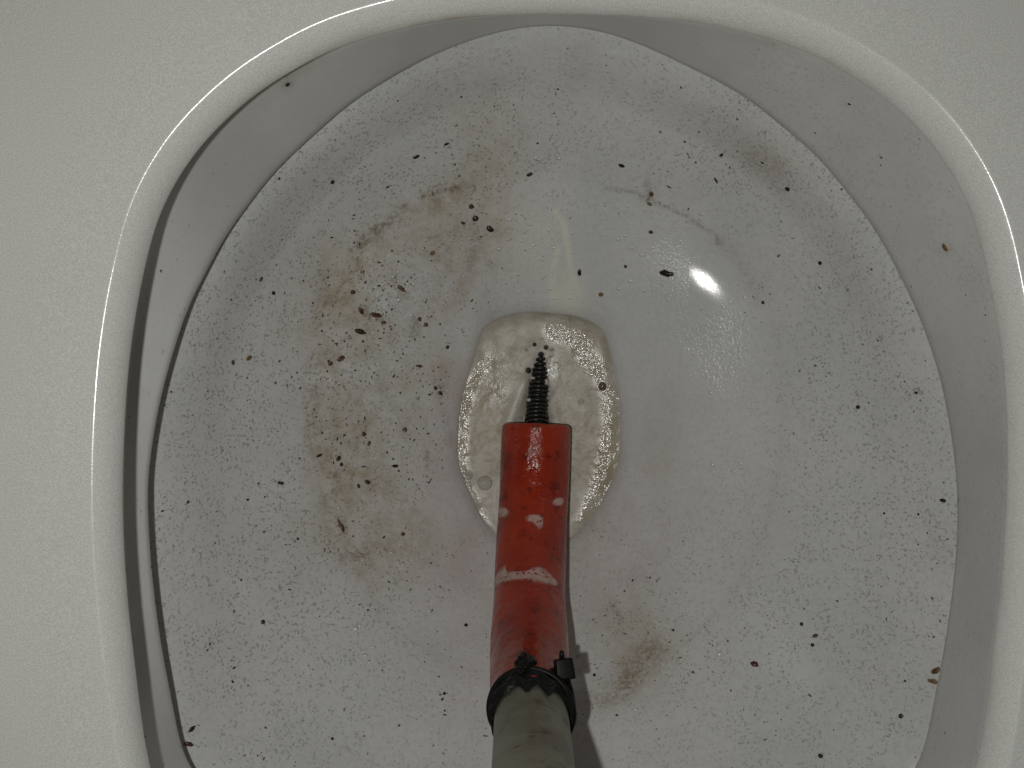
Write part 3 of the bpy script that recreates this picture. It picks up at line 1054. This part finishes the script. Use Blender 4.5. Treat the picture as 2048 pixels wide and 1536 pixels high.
CR = [
    (980, 458, 19, 12, 35, 'black', 'shiny black oval crumb, largest of the cluster above the foam'),
    (951, 437, 14, 13, 0, 'dark', 'round dark brown crumb just up-left of the shiny black oval crumb'),
    (943, 413, 12, 11, 20, 'red', 'round red-brown crumb at the top of the cluster above the foam'),
    (926, 446, 10, 6, 25, 'dark', 'small slanted crumb at the left of the cluster above the foam'),
    (720, 663, 26, 12, 14, 'dark', 'large dark brown seed-shaped crumb left of the foam'),
    (1333, 547, 32, 13, 10, 'black', 'ragged black crumb left of the bright glare spot'),
    (665, 364, 12, 10, 50, 'dark', 'single brown crumb in the upper left of the bowl'),
    (575, 169, 13, 11, 60, 'dark', 'brown crumb stuck on the rim at upper left'),
    (832, 314, 15, 8, -20, 'black', 'jagged black crumb in the upper left of the bowl'),
    (893, 288, 12, 6, -30, 'black', 'thin black crumb between the jagged black crumb and the olive stain'),
    (547, 586, 11, 8, 25, 'black', 'black crumb near the shadowed left rim'),
    (522, 558, 12, 9, -40, 'brown', 'brown crumb just above the black crumb near the left rim'),
    (1243, 331, 14, 8, 20, 'black', 'black crumb in the clean upper middle of the bowl'),
    (1575, 378, 11, 12, 70, 'black', 'triangular black crumb below the olive patch at upper right'),
    (1443, 310, 12, 6, -50, 'black', 'slanted black crumb left of the olive patch at upper right'),
    (1432, 361, 5, 15, -28, 'dark', 'thin curved dark fibre below the slanted black crumb at upper right'),
    (1640, 526, 10, 9, 0, 'black', 'round black crumb near the right rim'),
    (1159, 545, 8, 15, 0, 'black', 'upright black crumb beside the pale soap film'),
    (1251, 533, 7, 7, 0, 'black', 'tiny round black crumb between soap film and ragged black crumb'),
    (1302, 464, 10, 8, 20, 'red', 'small red-brown crumb above the ragged black crumb'),
    (1303, 388, 10, 13, 0, 'brown', 'brown crumb on the olive smear under the two light streaks'),
    (1299, 408, 12, 7, 35, 'ochre', 'ochre crumb on the curved stain line at upper right'),
    (1202, 589, 11, 10, 0, 'ochre', 'ochre crumb just above the right end of the foam'),
    (1526, 605, 8, 8, 0, 'dark', 'small dark crumb with a pale halo right of the glare spot'),
    (1890, 495, 19, 12, 50, 'ochre', 'tan crumb stuck on the right rim'),
    (1509, 1328, 17, 12, 20, 'red', 'red-brown crumb in the lower right of the bowl'),
    (1872, 1341, 20, 11, -45, 'brown', 'larger rusty crumb under the right rim edge'),
    (1867, 1363, 24, 10, 10, 'ochre', 'rusty flake below the larger rusty crumb at the right rim edge'),
    (1631, 1271, 13, 8, -15, 'brown', 'brown crumb halfway between the red-brown crumb and the right rim'),
    (1603, 1248, 8, 8, 0, 'black', 'black dot crumb up-left of the brown crumb at lower right'),
    (1625, 1290, 8, 8, 0, 'black', 'black dot crumb below the brown crumb at lower right'),
    (682, 1052, 8, 30, -28, 'red', 'long reddish streak-shaped crumb at lower left'),
    (526, 1244, 10, 10, 30, 'dark', 'round dark crumb in the lower left of the bowl'),
    (561, 966, 16, 8, 12, 'red', 'flat reddish crumb left of the olive stain'),
    (384, 1458, 18, 8, -40, 'dark', 'upper brown crumb at the lower left rim shadow'),
    (378, 1488, 20, 9, 20, 'red', 'lower rusty crumb at the lower left rim shadow'),
    (1886, 1001, 14, 8, 5, 'black', 'black crumb by the right rim edge'),
    (871, 776, 10, 7, 50, 'dark', 'dark crumb left of the foam, upper of a touching pair'),
    (881, 786, 12, 7, 35, 'black', 'black crumb left of the foam, lower of a touching pair'),
    (722, 621, 9, 18, -40, 'red', 'left reddish flake above the seed-shaped crumb'),
    (752, 630, 26, 10, 10, 'red', 'wide reddish flake above and right of the seed-shaped crumb'),
    (767, 645, 12, 8, 0, 'brown', 'brown flake right of the seed-shaped crumb'),
    (806, 1068, 10, 9, 0, 'brown', 'olive-brown crumb left of the red sleeve'),
    (639, 911, 14, 6, -20, 'black', 'thin black crumb at the left end of a row at lower left'),
    (677, 917, 9, 14, 35, 'dark', 'upper of two dark crumbs side by side at lower left'),
    (683, 929, 8, 8, 0, 'black', 'lower round one of two dark crumbs at lower left'),
    (790, 932, 16, 7, 0, 'black', 'flat black crumb between the olive stain and the foam'),
    (735, 964, 13, 8, 25, 'dark', 'brown crumb with a white glint near the lower olive stain'),
    (717, 972, 7, 10, -30, 'black', 'small black crumb beside the brown glinting crumb'),
    (1059, 349, 14, 8, -30, 'dark', 'brown crumb beside the glistening drops at the top'),
    (1802, 1432, 10, 10, 0, 'black', 'black crumb near the lower right rim'),
    (1641, 1512, 11, 9, 30, 'black', 'black crumb at the bottom right of the picture'),
    (466, 725, 9, 12, -25, 'brown', 'brown crumb near the left rim, left of a rusty pair'),
    (498, 716, 15, 10, -25, 'ochre', 'rusty crumb near the left rim, right of a pair'),
    (1716, 814, 10, 8, 0, 'black', 'black crumb with two short legs near the right rim'),
    (661, 727, 12, 10, 0, 'brown', 'lower left ochre-brown crumb below the seed-shaped crumb'),
    (682, 717, 20, 11, -20, 'brown', 'long ochre-brown crumb below the seed-shaped crumb'),
    (865, 506, 12, 10, -20, 'ochre', 'ochre crumb inside the clean patch of the stain'),
    (706, 584, 11, 10, 0, 'red', 'rusty crumb above the reddish flakes'),
    (803, 577, 22, 9, 35, 'brown', 'brown smear-shaped crumb among glistening droplets'),
    (839, 638, 9, 9, 0, 'brown', 'small brown crumb right of the reddish flakes'),
    (852, 649, 11, 9, 30, 'brown', 'brown crumb just left of the foam near its top'),
    (895, 694, 9, 8, -30, 'dark', 'dark crumb left of the upper foam edge'),
    (838, 732, 16, 6, 5, 'brown', 'flat brown crumb between the seed-shaped crumb and the foam'),
    (728, 868, 10, 11, -20, 'red', 'hooked reddish crumb in the lower half of the left stain'),
    (738, 887, 7, 12, 15, 'red', 'upright reddish crumb under the hooked one in the left stain'),
    (811, 859, 7, 11, -20, 'red', 'reddish crumb near the foam in the left stain'),
    (932, 1250, 8, 8, 0, 'black', 'black dot crumb left of the lower red sleeve'),
    (889, 1387, 7, 7, 0, 'black', 'lowest black dot crumb left of the tape wrap'),
    (1189, 1350, 7, 8, 0, 'black', 'black dot crumb right of the cable tie head'),
]
for c in CR:
    crumb(*c)

# ------------------------------------------------------------------ water droplets that catch the flash
M_DROP = bpy.data.materials.new('clear_droplet')
M_DROP.use_nodes = True
nt_ = M_DROP.node_tree
nt_.nodes.remove(nt_.nodes['Principled BSDF'])
tr_ = nt_.nodes.new('ShaderNodeBsdfTransparent')
tr_.inputs[0].default_value = (1, 1, 1, 1)
gl_ = nt_.nodes.new('ShaderNodeBsdfGlossy')
gl_.inputs['Roughness'].default_value = 0.36
mx_ = nt_.nodes.new('ShaderNodeMixShader')
mx_.inputs[0].default_value = 0.18
nt_.links.new(tr_.outputs[0], mx_.inputs[1])
nt_.links.new(gl_.outputs[0], mx_.inputs[2])
nt_.links.new(mx_.outputs[0], nt_.nodes['Material Output'].inputs['Surface'])


M_DRIP_GLINT, nt_, b_ = newmat('drip_glint_paint')
b_.inputs['Base Color'].default_value = (0.85, 0.86, 0.84, 1)  # whitish colour paints the flash glint along the longer drips
b_.inputs['Roughness'].default_value = 0.3
b_.inputs['Alpha'].default_value = 0.42


def droplet(px, py, a, b, rot, label):
    p, n, d = shoot([BV], px, py)
    k = d / F / 2
    me = lumpy(Vector((0, 0, 0)), (a * k, b * k, min(a, b) * k * 0.35), int(px + 3 * py), None, 18, 11, 0.16, 1.3)
    o = link('water_droplet', me, M_DRIP_GLINT if b > 40 or a > 30 else M_DROP)
    o.location = p + n * min(a, b) * k * 0.08
    o.rotation_mode = 'QUATERNION'
    o.rotation_quaternion = Vector((0, 0, 1)).rotation_difference(n) @ Matrix.Rotation(math.radians(-rot), 3, 'Z').to_quaternion()
    tag(o, label, 'droplet', 'water droplets glinting on the bowl')


for dp in ((1296, 348, 8, 48, 14, 'left of two long drip streaks painted as pale glints in the upper right of the bowl'),
           (1321, 356, 7, 44, 10, 'right of two long drip streaks painted as pale glints in the upper right of the bowl'),
           (1078, 322, 16, 12, 0, 'clear droplet at the centre of the glistening cluster above the foam'),
           (1064, 330, 10, 8, 30, 'clear droplet at the left of the glistening cluster above the foam'),
           (1098, 314, 7, 16, 15, 'clear droplet at the right of the glistening cluster above the foam'),
           (1052, 602, 34, 7, 3, 'thin droplet painted as a pale glint just above the foam edge'),
           (847, 498, 10, 9, 0, 'clear droplet beside the ochre crumb in the left stain'),
           (998, 499, 9, 9, 0, 'clear droplet right of the stain, below the shiny black oval crumb'),
           (748, 942, 9, 9, 0, 'round clear droplet above the brown glinting crumb'),
           (669, 941, 6, 14, -30, 'slanted clear droplet beside two dark crumbs at lower left'),
           (753, 576, 9, 8, 0, 'clear droplet left of the brown smear-shaped crumb'),
           (800, 600, 14, 10, 0, 'clear droplet under the brown smear-shaped crumb'),
           (786, 1105, 14, 9, 0, 'clear droplet below the lower olive stain'),
           (712, 1256, 10, 14, 20, 'clear droplet in the lower left of the bowl'),
           (1440, 1306, 9, 13, 25, 'clear droplet right of the lower brown stain')):
    droplet(*dp)

# countless tiny beads of water
Vs, Fs = [], []
rb = random.Random(19)
for (gx, gy, gsx, gsy, num) in ((800, 590, 40, 45, 60), (1078, 322, 18, 14, 26), (740, 930, 80, 50, 34), (415, 900, 60, 40, 30), (720, 1250, 40, 60, 18), (1290, 1370, 70, 50, 16),
                                (1335, 515, 40, 55, 90), (1430, 660, 55, 60, 60), (1450, 950, 25, 40, 16), (1075, 510, 35, 50, 40), (1140, 600, 25, 25, 26), (770, 740, 70, 60, 40), (960, 500, 60, 50, 16)):
    for _ in range(num):
        x, y = rb.gauss(gx, gsx), rb.gauss(gy, gsy)
        h = shoot([BV], x, y)
        if h is None or h[0].z < -0.1615:
            continue
        p, n, d = h
        r = (1.1 + 3.2 * rb.random()**2.2) * d / F
        q = Vector((0, 0, 1)).rotation_difference(n)
        e = rb.uniform(0.7, 1.6)
        base = len(Vs)
        for a, rr_ in ((0.0, 1.0), (0.12, 0.80), (0.19, 0.45)):
            for j in range(8):
                t = j * math.pi / 4
                Vs.append(tuple(p + q @ Vector((r * rr_ * math.cos(t) * e, r * rr_ * math.sin(t) / e, r * a))))
        Vs.append(tuple(p + n * r * 0.225))
        for k in range(2):
            for j in range(8):
                Fs.append((base + k * 8 + j, base + k * 8 + (j + 1) % 8, base + (k + 1) * 8 + (j + 1) % 8, base + (k + 1) * 8 + j))
        for j in range(8):
            Fs.append((base + 16 + j, base + 16 + (j + 1) % 8, base + 24))
tag(link('water_beads', mesh(Vs, Fs), M_DROP), 'countless tiny glinting water beads sprinkled over the stained bowl', 'water beads', kind='stuff')

# ------------------------------------------------------------------ dirt: fine specks over the whole bowl
def dens(x, y):
    g = lambda *a: float(gauss(x, y, *a))
    d = .10 + .75 * g(520, 480, 200, 260) + 1.15 * g(740, 720, 130, 230) + .7 * g(880, 310, 170, 110) + .55 * g(1470, 290, 130, 90) + .9 * g(1270, 1310, 75, 75) \
        + .30 * g(1720, 640, 140, 260) + .18 * g(1650, 1300, 240, 220) + .35 * g(500, 1200, 200, 230) + .3 * g(800, 1080, 100, 60) - .2 * g(1280, 620, 190, 230) - .12 * g(1520, 950, 150, 200) \
        - .3 * g(900, 950, 35, 200)
    return d


Vs, Fs, Ms = [], [], []
rnd = random.Random(3)
count = 0
tries = 0
while count < 3600 and tries < 60000:
    tries += 1
    x, y = rnd.uniform(250, 2010), rnd.uniform(30, 1560)
    hit = shoot([BV], x, y)
    hr = shoot([RV], x, y)
    on_rim = hr is not None and (hit is None or hr[2] < hit[2])
    if on_rim:
        if rnd.random() > 0.05:
            continue
        hit = hr
    elif hit is None or rnd.random() > dens(x, y) * (0.12 + 6.5 * max(0.0, float(fbm(np.array(x), np.array(y), 60, 91)) - 0.36)**1.5 * 2.2):
        continue
    if hit[0].z < -0.1615:
        continue
    p, n, d = hit
    u = rnd.random()
    if float(gauss(x, y, 740, 720, 120, 220)) > 0.45:
        u = 0.30 + 0.70 * u
        u = u if rnd.random() > 0.16 else 0.95
    size = 0.7 + 0.9 * rnd.random() if u < 0.92 else (1.7 + 1.0 * rnd.random() if u < 0.985 else 2.6 + 1.0 * rnd.random())
    r = size * d / F
    q = Vector((0, 0, 1)).rotation_difference(n)
    a0 = rnd.uniform(0, 6.28)
    el = rnd.choice((1, 1, 1.3, 1.8, 2.4))
    base = len(Vs)
    Vs.append(tuple(p + n * r * 0.35))
    m = 7
    ca, sa = math.cos(a0), math.sin(a0)
    for j in range(m):
        t = 2 * math.pi * j / m
        k = rnd.uniform(0.7, 1.25)
        lx, ly = r * k * el**.5 * math.cos(t), r * k / el**.5 * math.sin(t)
        Vs.append(tuple(p + q @ Vector((lx * ca - ly * sa, lx * sa + ly * ca, 0)) + n * 0.00004))
    mi = rnd.choices((0, 1, 2, 3), (0.20, 0.20, 0.42, 0.18))[0] if size > 1.9 else rnd.choices((0, 1, 2, 3), (0.12, 0.16, 0.50, 0.22))[0]
    for j in range(m):
        Fs.append((base, base + 1 + j, base + 1 + (j + 1) % m))
        Ms.append(mi)
    count += 1
me = mesh(Vs, Fs)
me.polygons.foreach_set('material_index', Ms)
specks = link('dirt_specks', me, [M_CR['black'], M_CR['dark'], M_CR['grey'], M_CR['brown']], smooth=False)
tag(specks, 'fine black and brown dirt specks scattered all over the bowl', 'dirt specks', kind='stuff')
print('SPECKS', count, tries)
